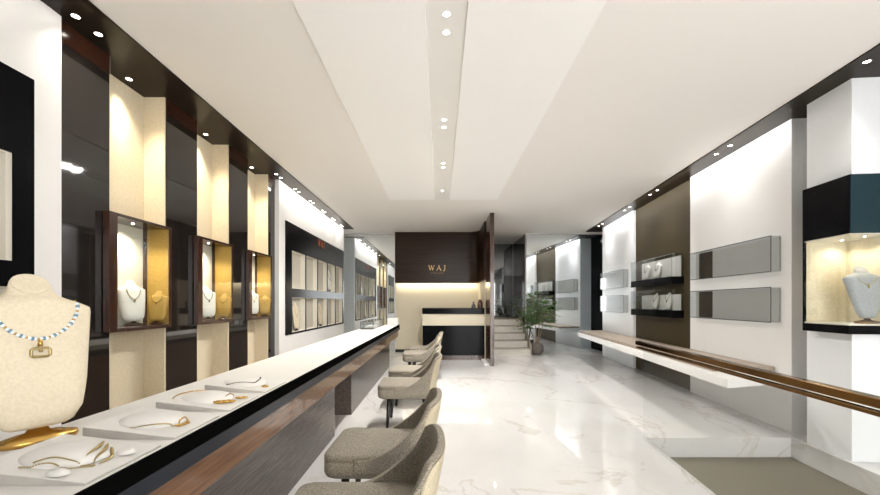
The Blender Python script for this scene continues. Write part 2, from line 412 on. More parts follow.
make_tray(TY[2], 'third sloping white tray, with a thin gold choker and leaf shaped pieces')
make_tray(TY[3], 'fourth and farthest sloping white tray on the counter')
def dome_z(x, y, w=.235):       # local tray coords -> height above counter
    q = 1 - ((x-.125)/.105)**2 - ((y-w/2)/.085)**2
    base = .0065 + (TH-.004)*(1-x/TW)
    return max(base, TH*.52 + .032*math.sqrt(q) if q > 0 else 0)
def tray_curve(i, pts, n=28, lift=.002, w=.235):
    out = []
    for k in range(n):
        t = k/(n-1)*(len(pts)-1); j = min(int(t), len(pts)-2); f = t-j
        p0 = pts[max(j-1, 0)]; p1 = pts[j]; p2 = pts[j+1]; p3 = pts[min(j+2, len(pts)-1)]
        c = [.5*((2*p1[q]) + (-p0[q]+p2[q])*f + (2*p0[q]-5*p1[q]+4*p2[q]-p3[q])*f*f + (-p0[q]+3*p1[q]-3*p2[q]+p3[q])*f**3) for q in (0, 1)]
        out.append(Vector((c[0]-1.1, c[1]+TY[i], CT + dome_z(c[0], c[1], w) + lift)))
    return out
t = thing('necklace', 'chunky gold chain necklace with three curved bars on the nearest tray', 'necklace', (0, 0, 0))
for k, dy in enumerate((0, .014)):
    m = MB(); P = tray_curve(0, [(.10+.02*k, .03+dy), (.15, .045+dy), (.195, .05+dy), (.235, .075+dy*.3)], 34, .002, .24)
    for j, p in enumerate(P): m.ell(p, (.0026, .0022, .002), 6, 4)
    m.build('chain', 'palegold', t, smooth=True)
for k in range(3):
    x = .205 + .016*k
    m = MB(); m.tube(tray_curve(0, [(x-.018, .16-.006*k), (x, .125), (x+.004, .085)], 14, .004, .24), [.001+.0034*math.sin(PI*min(1, .15+j/15)) for j in range(14)], 8)
    m.build('curved_bar', 'palegold', t, smooth=True)
t = thing('necklace', 'slim gold necklace with a fan shaped end on the second tray', 'necklace')
m = MB(); m.tube(tray_curve(1, [(.12, .03), (.17, .045), (.215, .075), (.24, .12)], 26), [.0014+.0014*j/25 for j in range(26)], 6); m.build('chain', 'palegold', t, smooth=True)
m = MB()
for k in range(4): m.tube(tray_curve(1, [(.222+.009*k, .155-.01*k), (.226+.007*k, .12), (.228+.004*k, .085)], 10), .0024, 6)
m.build('fan_ornament', 'gold', t, smooth=True)
t = thing('choker', 'thin gold choker ring curving over the third tray', 'choker')
m = MB(); m.tube(tray_curve(2, [(.215, .10), (.20, .19), (.13, .222), (.04, .20), (.012, .12), (.03, .05)], 40), .0022, 6); m.build('band', 'gold', t, smooth=True)
def leaf_brooch(label, cx, cy, i, sc, n):
    t = thing('brooch', label, 'brooch')
    for k in range(n):
        x = cx + .016*k*sc; y = cy + .016*k*sc; z = CT + dome_z(x, y) + .006
        MB().ell((x-1.1, y+TY[i], z), (.024*sc, .011*sc, .006*sc), 12, 6).build('leaf', 'gold', t, smooth=True)
def pad(x, y, i, label, r=(.03, .026, .013)):
    m = MB(); m.ell((x-1.1, y+TY[i], CT + .0075 + (TH-.004)*(1-x/TW)), r, 20, 8, zmin=0)
    tag(m.build('earring_pad', 'felt', smooth=True), label, 'jewellery pad')
pad(.245, .165, 0, 'small empty white pad at the front edge of the nearest tray', (.025, .02, .012))
pad(.20, .022, 0, 'small white pad below the chain on the nearest tray', (.026, .018, .012))
leaf_brooch('large gold leaf cluster at the front of the third tray', .205, .06, 2, 1.0, 3)
leaf_brooch('single small gold leaf beside the larger gold cluster', .245, .15, 2, .8, 2)
t = thing('necklace', 'dark beaded necklace with a gold drop on the farthest tray', 'necklace')
m = MB()
for p in tray_curve(3, [(.08, .04), (.14, .05), (.20, .07), (.20, .13), (.18, .17)], 34): m.ell(p, (.003, .003, .003), 6, 4)
m.build('beads', 'darkbronze', t, smooth=True)
m = MB(); p = tray_curve(3, [(.245, .08), (.25, .08)], 2)[0]; m.ell(p, (.018, .012, .006), 14, 6); m.build('gold_drop', 'gold', t, smooth=True)

# big bust at the left edge
BL = (-1.222, 1.17, CT); BRZ = math.radians(60)
make_bust('large cream linen bust on a gold stand at the near left end of the counter', BL, BRZ, 'bustcream', .93)
t = thing('necklace', 'blue and white bead necklace with square gold pendant on the large cream bust', 'necklace', BL, BRZ); t.scale = (.93,)*3
P = [p + Vector((0, 0, .05)) for p in neck_path(.104, .412, .285, 49, 1.75)]
for k in range(48):
    a, b = P[k], P[k+1]; c = (a+b)/2
    ml = MB()
    if k % 4 == 3: ml.ell((0, 0, 0), (.0044, .0044, .0044), 8, 5)
    else: ml.lathe([(.0004, -.0056), (.0052, -.0036), (.0066, 0), (.0052, .0036), (.0004, .0056)], 0, 0, 8)
    o = ml.build('bead', 'gold' if k % 4 == 3 else ('bluebead' if k % 4 == 1 else 'whitebead'), t, smooth=True)
    o.location = c; o.rotation_mode = 'QUATERNION'; o.rotation_quaternion = (b-a).to_track_quat('Z', 'Y')
mid = P[24]
m = MB(); fy = mid.y - .004
m.tube([(0, fy, mid.z-.002), (0, fy-.002, mid.z-.024)], .006, 8); m.build('bail', 'gold', t, smooth=True)
m = MB(); c = mid.z - .043; hw, hh = .022, .013; y = front(0, c-.05) - .008
pts = [(-hw, c-hh*.6), (-hw*.8, c-hh), (hw*.8, c-hh), (hw, c-hh*.6), (hw, c+hh*.6), (hw*.8, c+hh), (-hw*.8, c+hh), (-hw, c+hh*.6), (-hw, c-hh*.6), (-hw*.8, c-hh)]
m.tube([(x, y, z) for x, z in pts], .0042, 8); m.tube([(0, y, c+hh), (0, y, c+.001)], .005, 8); m.build('pendant', 'palegold', t, smooth=True)

# ------------------------------------------------------------------ alcove display cases
names = ['nearest', 'middle', 'farthest']
case0 = None
for i, y0 in enumerate(ALC):
    lab = 'dark wood framed display box with cream and gold lining in the %s wall alcove' % names[i]
    if case0 is None:
        t = case0 = thing('display_box', lab, 'display box', (-2.549, y0, 1.04), 0, 'display boxes in the alcoves')
        m = MB(); W = .55; D = .229; H = .86; FX = .183
        m.box(FX, D, -.065, .008, 0, H); m.box(FX, D, W-.008, W+.018, 0, H); m.box(FX, D, .008, W-.008, H-.022, H); m.box(FX, D, .008, W-.008, 0, .03)
        m.box(.001, FX, .006, W-.002, H-.022, H); m.box(.001, FX, .006, W-.002, 0, .03); m.box(.001, FX, .006, .02, .03, H-.022)
        m.build('frame', 'wood', t, bevel=.003)
        MB().box(.001, .012, .021, W-.016, .031, H-.023).build('back_lining', 'creamlit', t)
        MB().box(.001, D-.01, W-.015, W-.0085, .031, H-.023).build('side_lining', 'gold_fabric', t)
        MB().box(.0125, .04, W-.028, W-.0155, .031, H-.023).build('corner_post', 'wood', t)
        MB().box(D-.012, D-.007, .009, W-.016, .031, H-.023).build('glass', 'glass', t)
        MB().lathe([(.001, H-.027), (.010, H-.027), (.010, H-.0225), (.001, H-.0225)], .12, .28, 16).build('lamp', 'led', t)
        light('SPOT', 'case_lamp', (.12, .28, H-.03), 17, t, (1, .88, .66), size=.02, spot=130, blend=.8)
    else:
        t = copy_tree(case0); t.location = (-2.549, y0, 1.04); t['label'] = lab
    b = (-2.462, y0+.33, 1.071); rz = math.radians(64)
    make_bust('white bust against the cream back of the %s alcove box' % names[i], b, rz, 'bustwhite', .66, 'darkbronze', 'white busts in the alcove boxes')
    make_necklace('fine necklace on the white bust in the %s alcove box' % names[i], b, rz, .66, .075, .415, .27, 'palegold' if i != 1 else 'darkbronze', .02, 'necklaces on the white alcove busts', r=.004)
    b = (-2.385, y0+.475, 1.071); rz = math.radians(12)
    make_bust('gold bust by the gold side panel of the %s alcove box' % names[i], b, rz, 'gold_fabric', .52, 'darkbronze', 'gold busts in the alcove boxes')
    make_necklace('gold chain on the gold bust in the %s alcove box' % names[i], b, rz, .52, .08, .41, .3, 'gold', .016, 'necklaces on the gold alcove busts', r=.005)

# ------------------------------------------------------------------ black wall showcases with niches
def wall_showcase(label, X, y0, y1, z0, z1, cols, frame_mat, sign_y, lamps=False):
    t = thing('wall_showcase', label, 'wall showcase', (X, y0, z0), 0)
    rows = ((.79, 1.34), (1.48, 2.07)); m = MB(); W = y1-y0
    ys = [c - y0 for c in cols]; th = .03
    def z(v): return v - z0
    m.box(-.02, .012, 0, ys[0], 0, z1-z0); m.box(-.02, .012, ys[-1], W, 0, z1-z0)
    for a, b in ((z0, rows[0][0]), (rows[0][1], rows[1][0]), (rows[1][1], z1)): m.box(-.02, .012, ys[0], ys[-1], z(a), z(b))
    for r0, r1 in rows:
        for yy in ys[1:-1]: m.box(-.02, .012, yy-.012, yy+.012, z(r0), z(r1))
    m.build('frame', 'frameblack', t)
    dp = -.078
    for r0, r1 in rows:
        for a, b in zip(ys, ys[1:]):
            a += .0125 if a != ys[0] else .0005; b -= .0125 if b != ys[-1] else .0005
            q = MB(); zz0, zz1 = z(r0)+.001, z(r1)-.001
            q.box(dp, dp+.008, a, b, zz0, zz1); q.mi = 1
            q.box(dp+.008, .0, a, a+.008, zz0, zz1); q.box(dp+.008, .0, b-.03, b, zz0, zz1)
            q.box(dp+.008, .0, a+.008, b-.03, zz0, zz0+.008); q.box(dp+.008, .0, a+.008, b-.03, zz1-.008, zz1)
            q.build('niche', [frame_mat, 'creamlit'], t)
            if lamps: light('POINT', 'niche_lamp', (-.02, (a+b)/2, zz1-.03), .35, t, (1, .93, .8), size=.03)
    if sign_y is not None:
        for mb in waj(.115, .28, .006):
            o = mb.build('letter', 'orange', t); o.location = (.0125, sign_y-y0, 2.335-z0); o.rotation_euler = (0, 0, PI/2)
    return t
nichegrey = pm('taupe_weave', (.44, .41, .35), .8, var=(.58, .54, .46), vscale=150, bump=.4, bscale=150)
M['nichegrey'] = nichegrey
cols = [5.98, 6.61, 7.25, 7.87, 8.48, 9.10]
wall_showcase('black wall showcase with two rows of lit niches beyond the alcoves', -2.31, 5.745, 9.195, .765, 2.485, cols, 'nichegrey', 7.44)
wall_showcase('black wall showcase at the left edge of the photo, before the white pilaster', -2.34, .155, 2.21, .765, 2.53, [.25, .87, 1.49, 2.105], 'nichegrey', None)
def niche_bust(col, row, label, nlabel, mat='bustwhite', nm='darkbronze', sc=.85):
    y = (cols[col]+cols[col+1])/2 + .0; z = (1.489, .799)[row]
    b = (-2.343, y, z); rz = math.radians(90)
    make_bust(label, b, rz, mat, sc, 'darkbronze', 'busts in the wall niches').scale = (1, .42, 1)
    make_necklace(nlabel, b, rz, sc, .1, .41, .24, nm, .02, 'necklaces in the wall niches', r=.006).scale = (1, .42, 1)
niche_bust(3, 0, 'pale bust in the fourth upper niche of the black wall showcase', 'dark necklace in the fourth upper niche of the black wall showcase')
niche_bust(0, 1, 'pale bust in the first lower niche of the black wall showcase', 'gold necklace in the first lower niche of the black wall showcase', 'bustcream', 'palegold')
niche_bust(2, 1, 'pale bust in the third lower niche of the black wall showcase', 'gold necklace in the third lower niche of the black wall showcase', 'bustcream', 'palegold')

# ------------------------------------------------------------------ right side walls
def rstruct(name, mat, *boxes, bevel=0):
    m = MB()
    for s0, s1, n0, n1, z0, z1 in boxes: m.prism(rquad(s0, s1, n0, n1), z0, z1)
    return struct(m.build(name, mat, bevel=bevel))
rstruct('wall_right_near', 'white', (3.715, 5.45, -.2, 0, 0, ZT))
rstruct('wall_right_middle', 'brownpanel', (5.455, 7.385, -.2, -.045, 0, ZT))
rstruct('wall_right_far', 'coolwall', (7.39, 9.15, -.35, 0, 0, ZT))
rstruct('wall_right', 'white', (3.46, 9.15, -1.0, -.36, 0, ZT))
rstruct('wall_right_end', 'black', (9.16, 9.9, -.6, -.3, 0, ZT))
CZ0, CZ1 = 1.01, 2.237
rstruct('wall_column', 'coolwall', (3.04, 3.45, -.75, .075, 0, CZ0-.002), (3.04, 3.45, -.75, .075, CZ1+.002, ZT), (3.04, 3.45, -.75, -.30, CZ0-.002, CZ1+.002))

# corner showcase around the column. local: x = outward from wall line (-n), y = s
def rthing(name, label, cat, s, n, z, group=None):
    x, y = R(s, n); return thing(name, label, cat, (x, y, z), -RA, group)
t = rthing('corner_showcase', 'black and teal glossy corner showcase wrapped around the column at right', 'showcase', 2.95, .175, CZ0)
H = CZ1-CZ0; W = .42; Dp = .47; BX = .34
w0, w1 = .078, .775
m = MB(); m.prism([(0, 0), (Dp+.25, 0), (Dp+.25, .085), (Dp, .085), (Dp, W), (0, W)], w1+.001, H); m.mi = 1
o = m
o.mi = 0
o.build('upper_box', 'black', t)
m = MB(); m.box(.006, Dp+.25, -.006, -.0005, w1+.001, H); m.build('teal_panel', 'teal', t)
m = MB(); m.prism([(0, 0), (Dp+.25, 0), (Dp+.25, .085), (Dp, .085), (Dp, W), (0, W)], 0, w0-.012); m.build('lower_box', 'black', t)
MB().box(.005, BX-.001, .005, W-.015, w0-.011, w0).build('display_floor', 'creamlit', t)
MB().box(.0, .02, W-.014, W-.001, w0-.011, w1).build('side_post', 'black', t)
MB().box(.021, BX, W-.014, W-.001, w0-.011, w1).build('end_lining', 'cream', t)
MB().box(BX+.001, BX+.012, .08, W-.001, w0-.011, w1).build('back_lining', 'cream', t)
MB().box(.005, BX-.001, .005, W-.015, w1-.006, w1).build('soffit', 'creamlit', t)
m = MB(); m.box(.0, .004, .0, W-.015, w0, w1-.007); m.box(.0045, .6, .0, .004, w0, w1-.007); m.build('glass', 'glass', t)
MB().box(BX+.013, Dp+.25, .005, .084, w0, w1).build('return_lining', 'cream', t)
for yy in (.12, .31):
    MB().lathe([(.001, w1-.010), (.008, w1-.010), (.008, w1-.0065), (.001, w1-.0065)], .22, yy, 16).build('lamp', 'led', t)
    light('SPOT', 'showcase_lamp', (.22, yy, w1-.016), 2, t, (1, .88, .66), size=.015, spot=140, blend=.7)
x, y = R(3.06, -.055); b = (x, y, CZ0+w0); rz = math.radians(-12)
make_bust('silver cloth bust inside the corner showcase', b, rz, 'bustsilver', .84, 'bronze', None, .38)
make_necklace('fine gold necklace with round pendant on the silver bust', b, rz, .82, .08, .41, .33, 'palegold', .02)

# glass wall cases
def wall_case(label, s0, s1, z0, z1, dep, kind, base=0., group=None, n0=0.):
    t = rthing('wall_case', label, 'wall display case', s0, n0, z0, group)
    W, H = s1-s0, z1-z0; g = .006; B = base
    m = MB()      # local -x is into the room
    m.box(-dep, -dep+g, 0, W, B, H); m.box(-dep+g, -.001, 0, g, B, H); m.box(-dep+g, -.001, W-g, W, B, H)
    m.box(-dep+g, -.001, g, W-g, H-g, H)
    if not B: m.box(-dep+g, -.001, g, W-g, 0, g)
    m.build('glass', 'caseglass', t)
    e = .0035 if not B else .002
    m = MB()
    for (ya, yb, za, zb) in ((0, W, B-e, B+e), (0, W, H-e, H+e), (-e, e, B, H), (W-e, W+e, B, H)): m.box(-dep-.002, -dep-.0002, ya, yb, za, zb)
    m.build('edging', 'glassedge', t)
    if B:
        MB().box(-dep-.004, -.001, -.004, W+.004, 0, B-.003).build('base', 'black', t, bevel=.003)
    else:
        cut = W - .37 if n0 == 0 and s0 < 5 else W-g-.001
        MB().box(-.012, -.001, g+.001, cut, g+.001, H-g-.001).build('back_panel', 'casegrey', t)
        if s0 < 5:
            o = MB().box(-.012, -.001, cut+.0005, W-.075, g+.001, H-g-.001).build('back_panel', 'casereflection', t); o['label'] = 'dark brown reflection painted on the back'  # dark reflection in the case, painted as a strip of the back
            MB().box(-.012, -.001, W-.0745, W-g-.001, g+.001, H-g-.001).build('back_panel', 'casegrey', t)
    return t
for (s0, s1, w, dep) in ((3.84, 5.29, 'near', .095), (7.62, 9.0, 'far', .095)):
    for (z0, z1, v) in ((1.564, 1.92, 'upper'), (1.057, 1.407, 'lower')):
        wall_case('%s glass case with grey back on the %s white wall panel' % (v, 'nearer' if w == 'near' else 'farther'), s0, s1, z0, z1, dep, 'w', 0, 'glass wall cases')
for (z0, z1, bs, v) in ((1.535, 1.99, .112, 'upper'), (1.03, 1.456, .112, 'lower')):
    wall_case('%s glass case on a black base on the brown wall panel' % v, 5.70, 7.17, z0, z1, .17, 'b', bs, 'glass wall cases', -.044)
def rbox(name, mat, label, cat, s0, s1, n0, n1, z0, z1, bevel=.002):
    m = MB(); m.prism(rquad(s0, s1, n0, n1), z0, z1); return tag(m.build(name, mat, bevel=bevel), label, cat)
bz = (1.647, 1.142)
rbox('backing_board', 'paper', 'taller white backing board in the upper brown wall case', 'display board', 5.74, 7.05, -.03, -.015, bz[0], bz[0]+.31)
rbox('backing_board', 'paper', 'lower white backing board in the lower brown wall case', 'display board', 5.74, 7.05, -.03, -.015, bz[1], bz[1]+.24)
for k, (s, z, nm, side) in enumerate(((6.35, bz[0], 'upper', 'centre'), (6.75, bz[0], 'upper', 'far part'), (6.0, bz[1], 'lower', 'near part'), (6.42, bz[1], 'lower', 'centre'))):
    x, y = R(s, .045); b = (x, y, z); rz = math.radians(-82)
    make_bust('small white bust in the %s of the %s brown wall case' % (side, nm), b, rz, 'bustwhite', .50, 'silver', 'small busts in the brown wall cases')
    make_necklace('dark necklace in the %s of the %s brown wall case' % (side, nm), b, rz, .50, .08, .41, .25, 'darkbronze', .03, 'necklaces in the brown wall cases', r=.006)

# ------------------------------------------------------------------ floating bench
t = thing('floating_bench', 'long floating white bench with grey brown timber top along the right wall', 'bench', (3.0, 6.2, .47))
def fx(y): return 3.25 + (y-9.09)*(.63/5.58)
def wx(y): return 3.059 + .0866*y
def L(p): return [(x-3.0, y-6.2) for x, y in p]
m = MB(); m.prism(L([(fx(3.51), 3.51), (wx(3.735)-.003, 3.735), (wx(9.1)-.003, 9.1), (fx(9.1), 9.1)]), 0, .085); m.build('slab', 'whiter', t, bevel=.004)
m = MB(); m.prism(L([(fx(3.9)+.10, 3.9), (wx(3.9)-.004, 3.9), (wx(9.08)-.004, 9.08), (fx(9.08)+.03, 9.08)]), .086, .135); m.build('timber_top', 'benchwood', t, bevel=.004)

# ------------------------------------------------------------------ glass railing
t = thing('glass_railing', 'clear glass railing with two bronze handrails beside the sunken entrance pit', 'railing', (1.905, 3.62, 0))
def gx_(y): return -.098*(3.62-y)*1.0 - .028
g = MB()
g.prism([(gx_(3.53)-.006, 3.53-3.62), (gx_(3.53)+.006, 3.53-3.62), (gx_(-.8)+.006, -.8-3.62), (gx_(-.8)-.006, -.8-3.62)], .001, .853)
g.build('glass_panel', 'balglass', t)
def railbar(name, z0, z1, w, mats, y1=3.66):
    m = MB(); m.prism([(gx_(y1)-w, y1-3.62), (gx_(y1)+w, y1-3.62), (gx_(-.8)+w, -.8-3.62), (gx_(-.8)-w, -.8-3.62)], z0, z1); return m.build(name, mats, t, bevel=.004)
railbar('handrail', .854, .892, .026, 'bronze')
m = MB()
for sgn in (-1, 1):
    a, b = sgn*.0075, sgn*.020
    lo, hi = min(a, b), max(a, b)
    m.prism([(gx_(3.66)+lo, .04), (gx_(3.66)+hi, .04), (gx_(-.8)+hi, -4.42), (gx_(-.8)+lo, -4.42)], .822, .840)
m.build('lower_rail', 'bronze', t, bevel=.003)

# ------------------------------------------------------------------ chairs
def make_chair():
    t = thing('tub_chair', 'x', 'chair', (0, 0, 0), 0, 'tweed chairs along the counter')
    # local: front -x ; width along y
    def outline(hw, xf, xb, r, n=6):
        pts = []
        for cx, cy, a0 in ((xf+r, -hw+r, PI), (xb-r*.6, -hw+r*.6, 1.5*PI), (xb-r*.6, hw-r*.6, 0), (xf+r, hw-r, .5*PI)):
            rr = r if cx < 0 else r*.6
            for k in range(n+1):
                a = a0 + PI/2*k/n; pts.append((cx + rr*math.cos(a), cy + rr*math.sin(a)))
        return pts
    m = MB(); rg = []
    for z, s in ((.30, .93), (.308, .97), (.33, 1.0), (.384, 1.0), (.388, .98), (.392, 1.0), (.414, 1.0), (.424, .985), (.429, .95), (.431, .5)):
        rg.append([(x*s, y*s, z + (.012*(-x) if z > .37 else 0)) for x, y in outline(.240, -.315, .22, .06)])
    m.rings(rg); m.build('seat', 'tweed', t, smooth=True)
    # shell that rises from the seat sides into the back
    def path(u):      # u in [-1,1] : plan position of the shell and its height
        a = abs(u); s = math.copysign(1, u)
        if a > .52:
            f = (a-.52)/.48; return (.16-.30*f, s*(.243-.006*f))
        f = a/.52; ang = f*PI/2
        return (.16 + .095*math.cos(ang)**.7, s*.243*math.sin(ang)**.75)
    def top(u):
        a = abs(u)
        if a < .42: return .715 - .03*(a/.42)**4
        f = (a-.42)/.58; return .405 + .28*max(0, 1-f)**2.4
    NU, NV = 44, 12; m = MB(); V = []
    for i in range(NU+1):
        u = -1 + 2*i/NU; px, py = path(u); zt = top(u); row = []
        for j in range(NV+1):
            v = j/NV; z = .335 + (zt-.335)*v
            lean = max(0, z-.42)
            row.append(m.bm.verts.new((px + lean*.20, py*(1 - .42*max(0, z-.46)), z)))
        V.append(row)
    for i in range(NU):
        for j in range(NV): m.bm.faces.new((V[i][j], V[i+1][j], V[i+1][j+1], V[i][j+1]))
    m.build('backrest', 'tweed', t, smooth=True, solid=.03, bevel=.006)
    m = MB(); V = []
    for i in range(25):      # outer cover on the back of the shell
        u = -.47 + .94*i/24; px, py = path(u); row = []
        for j in range(9):
            v = j/8; z = .34 + (top(u)-.012-.34)*v; lean = max(0, z-.42)
            nx = .0175; row.append(m.bm.verts.new((px + lean*.20 + nx, py*(1.035 - .42*max(0, z-.46)), z)))
        V.append(row)
    for i in range(24):
        for j in range(8): m.bm.faces.new((V[i][j], V[i+1][j], V[i+1][j+1], V[i][j+1]))
    m.build('back_cover', 'backcloth', t, smooth=True, solid=.004)
    for sx, sy in ((-.2, -.17), (-.2, .17), (.15, -.17), (.15, .17)):
        m = MB(); m.tube([(sx, sy, .31), (sx*1.10, sy*1.08, 0)], [.024, .015], 10); m.build('leg', 'legs', t, smooth=True)
    m = MB(); m.box(-.23, .18, -.185, .185, .287, .302); m.build('seat_frame', 'legs', t, bevel=.004)
    return t
ch0 = make_chair()
CL = ['grey tweed tub chair at the counter, nearest the camera and cut by the frame', 'second grey tweed tub chair from the camera along the counter', 'third grey tweed tub chair, standing by the gap in the counter base', 'fourth grey tweed tub chair, just behind the third', 'fifth grey tweed tub chair, toward the far end of the counter', 'sixth grey tweed tub chair, farthest from the camera before the reception desk']
for i, (y, x, rz) in enumerate(((1.54, -.31, 2), (2.30, -.318, -1), (4.03, -.31, 1), (4.86, -.31, -1), (6.45, -.30, 2), (7.2, -.27, -2))):
    c = ch0 if i == 0 else copy_tree(ch0)
    c.location = (x, y, 0); c.rotation_euler = (0, 0, math.radians(rz)); c['label'] = CL[i]

# ------------------------------------------------------------------ back of the shop
m = MB(); m.box(-2.9, -1.14, 9.86, 9.98, 0, CEIL); m.box(-1.14, 1.0, 9.805, 9.98, 0, CEIL); m.box(2.2, 5.2, 9.86, 9.98, 0, CEIL)
struct(m.build('wall_back', 'white'))
m = MB(); m.box(-1.13, .979, 9.79, 9.804, .075, 1.757); m.box(.98, .999, 8.41, 9.804, .0, 1.757); struct(m.build('wall_reception', 'creamwall'))
m = MB(); m.box(-1.13, .979, 9.775, 9.803, 0, .072); struct(m.build('baseboard_back', 'blacksatin'))
arc = [(.70 + .27*math.sin(a), 9.41 + .27*math.cos(a)) for a in [PI/2*k/10 for k in range(11)]]
m = MB(); m.prism([(-1.13, 9.68)] + arc + [(.97, 8.41), (.999, 8.41), (.999, 9.80), (-1.13, 9.80)], 1.76, CEIL-.001)
struct(m.build('trim_20', 'signwood'))
m = MB(); m.box(.99, 1.07, 7.6, 8.405, 0, CEIL-.001); struct(m.build('wall_fin', 'wood', bevel=.004))
m = MB(); m.box(1.0, 1.07, 8.405, 11.6, 0, CEIL-.001); struct(m.build('wall_partition', 'wood'))
m = MB(); m.box(.90, .985, 7.75, 8.43, 0, .03); struct(m.build('baseboard_fin', 'whiter'))
m = MB(); m.box(2.2, 2.3, 9.985, 11.6, 0, CEIL-.001); struct(m.build('wall_stair', 'darkmirror'))
m = MB(); m.box(1.0, 2.3, 11.6, 11.8, 0, CEIL-.001); struct(m.build('wall_landing', 'white'))
t = thing('mirror', 'smoky grey mirror panel above the top of the stairs', 'mirror', (1.64, 11.59, .83))
MB().box(-.555, .55, -.008, .005, .0, CEIL-.84).build('glass', 'hallmirror', t)
# mirrors either side
def wall_mirror(label, x0, x1):
    t = thing('mirror', label, 'mirror', (x0, 9.85, 0)); W = x1-x0; H = 3.005
    MB().box(.012, W-.012, -.012, .002, .004, H-.012).build('glass', 'mirror', t)
    m = MB(); m.box(0, .011, -.016, .004, 0, H); m.box(W-.011, W, -.016, .004, 0, H); m.box(.011, W-.011, -.016, .004, H-.011, H); m.build('frame', 'silver', t)
wall_mirror('full height mirror on the back wall to the right of the stairs', 2.205, 4.18)
wall_mirror('full height mirror on the back wall left of the reception', -2.615, -1.145)
light('AREA', 'reception_strip', (-.08, 9.74, 1.752), 7, None, (1, .88, .64), size=2.0, size_y=.03)
# sign
t = thing('shop_sign', 'gold shop name lettering on the dark wood panel above the reception', 'sign', (-.075, 9.679, 2.07))
for mb in waj(.125, .32, .02): mb.build('letter', 'sign', t)
me = text_mesh('JEWELLERS', .06, 1.12); me.materials.append(pm('sign_bronze', (.22, .12, .05), .4, metal=.3))
o = bpy.data.objects.new('tagline', me); COL.objects.link(o); o.parent = t; o.rotation_euler = (PI/2, 0, 0); o.location = (0, -.006, -.085)
# reception desk
t = thing('reception_desk', 'black glossy reception desk with a cream band below the sign', 'desk', (.3, 8.74, 0))
m = MB(); m.box(-.69, .675, -.32, .3, 1.01, 1.14); m.build('top', 'black', t, bevel=.004)
MB().box(-.68, .675, -.30, .28, .757, 1.009).build('cream_band', 'creamwall', t)
MB().box(-.68, .675, -.305, .28, .101, .756).build('front_panel', 'black', t, bevel=.003)
MB().box(-.66, .675, -.29, .27, 0, .10).build('plinth', 'wood', t)
t = thing('bottle', 'small smoky grey bottle on the reception desk', 'bottle', (.75, 8.62, 1.14))
MB().lathe([(.001, 0), (.045, 0), (.048, .01), (.046, .06), (.022, .085), (.014, .09), (.014, .105), (.001, .105)], n=20).build('body', 'greyglass', t, smooth=True)
MB().lathe([(.001, .105), (.02, .105), (.02, .135), (.001, .135)], n=16).build('stopper', 'blacksatin', t, smooth=True)
t = thing('bottle', 'dark brown bottle on the reception desk by the wooden fin', 'bottle', (.90, 8.64, 1.14))
MB().lathe([(.001, 0), (.058, 0), (.06, .01), (.058, .13), (.04, .15), (.034, .155), (.001, .155)], n=20).build('body', 'brownglass', t, smooth=True)
MB().lathe([(.001, .155), (.04, .155), (.04, .185), (.001, .185)], n=16).build('cap', 'brownglass', t, smooth=True)

# staircase
t = thing('staircase', 'pale stone staircase of five steps beside the wooden fin', 'staircase', (1.075, 9.17, 0))
rs, td = .165, .27
for k in range(5):
    y1 = td*5 - .19 if k < 4 else 2.41
    m = MB(); m.box(0, 1.07, td*k, y1 if k < 4 else 2.41, rs*k+.0005, rs*(k+1)-.02) if k < 4 else m.box(0, 1.07, td*k, 2.41, .0005 + rs*k, rs*(k+1)-.02)
    if k < 4: pass
    o = m.build('step', 'stone', t)
    n = MB(); n.box(0, 1.07, td*k-.012, (td*(k+1)-.001) if k < 4 else 2.41, rs*(k+1)-.0195, rs*(k+1)); n.build('nosing', 'stonedark' , o, bevel=.003)
m = MB(); v = [(-.03, .001), (.02, .001), (td*4+.3, .5), (td*4+.3, .9), (td*4+.1, .9), (-.03, .24)]
m.rings([[(1.076, y, z) for y, z in v], [(1.10, y, z) for y, z in v]]); m.build('stringer', 'stonedark', t)

# plant
t = thing('potted_plant', 'leafy green shrub in a round concrete pot beside the stairs', 'plant', (2.36, 9.36, 0))
MB().lathe([(.001, 0), (.09, 0), (.135, .05), (.16, .13), (.155, .21), (.13, .27), (.12, .275), (.11, .26), (.1, .235), (.001, .235)], n=28).build('pot', 'pot', t, smooth=True)
MB().lathe([(.001, .236), (.099, .236), (.08, .248), (.001, .25)], n=20).build('soil', 'soil', t)
m = MB(); tips = []
for k, (dx, dy, h) in enumerate(((-.10, -.05, 1.42), (.06, .03, 1.5), (.16, -.08, 1.28), (-.02, .1, 1.38), (-.22, .02, 1.15))):
    P = []
    for j in range(12):
        f = j/11; P.append(Vector((dx*f*1.6 + .02*math.sin(3*f+k), dy*f*1.5 + .02*math.cos(2*f+k), .24 + (h-.24)*f)))
    m.tube(P, [.013*(1-.75*j/11) for j in range(12)], 6); tips.append(P)
m.build('stems', 'bark', t, smooth=True)
br = MB(); lf = MB()
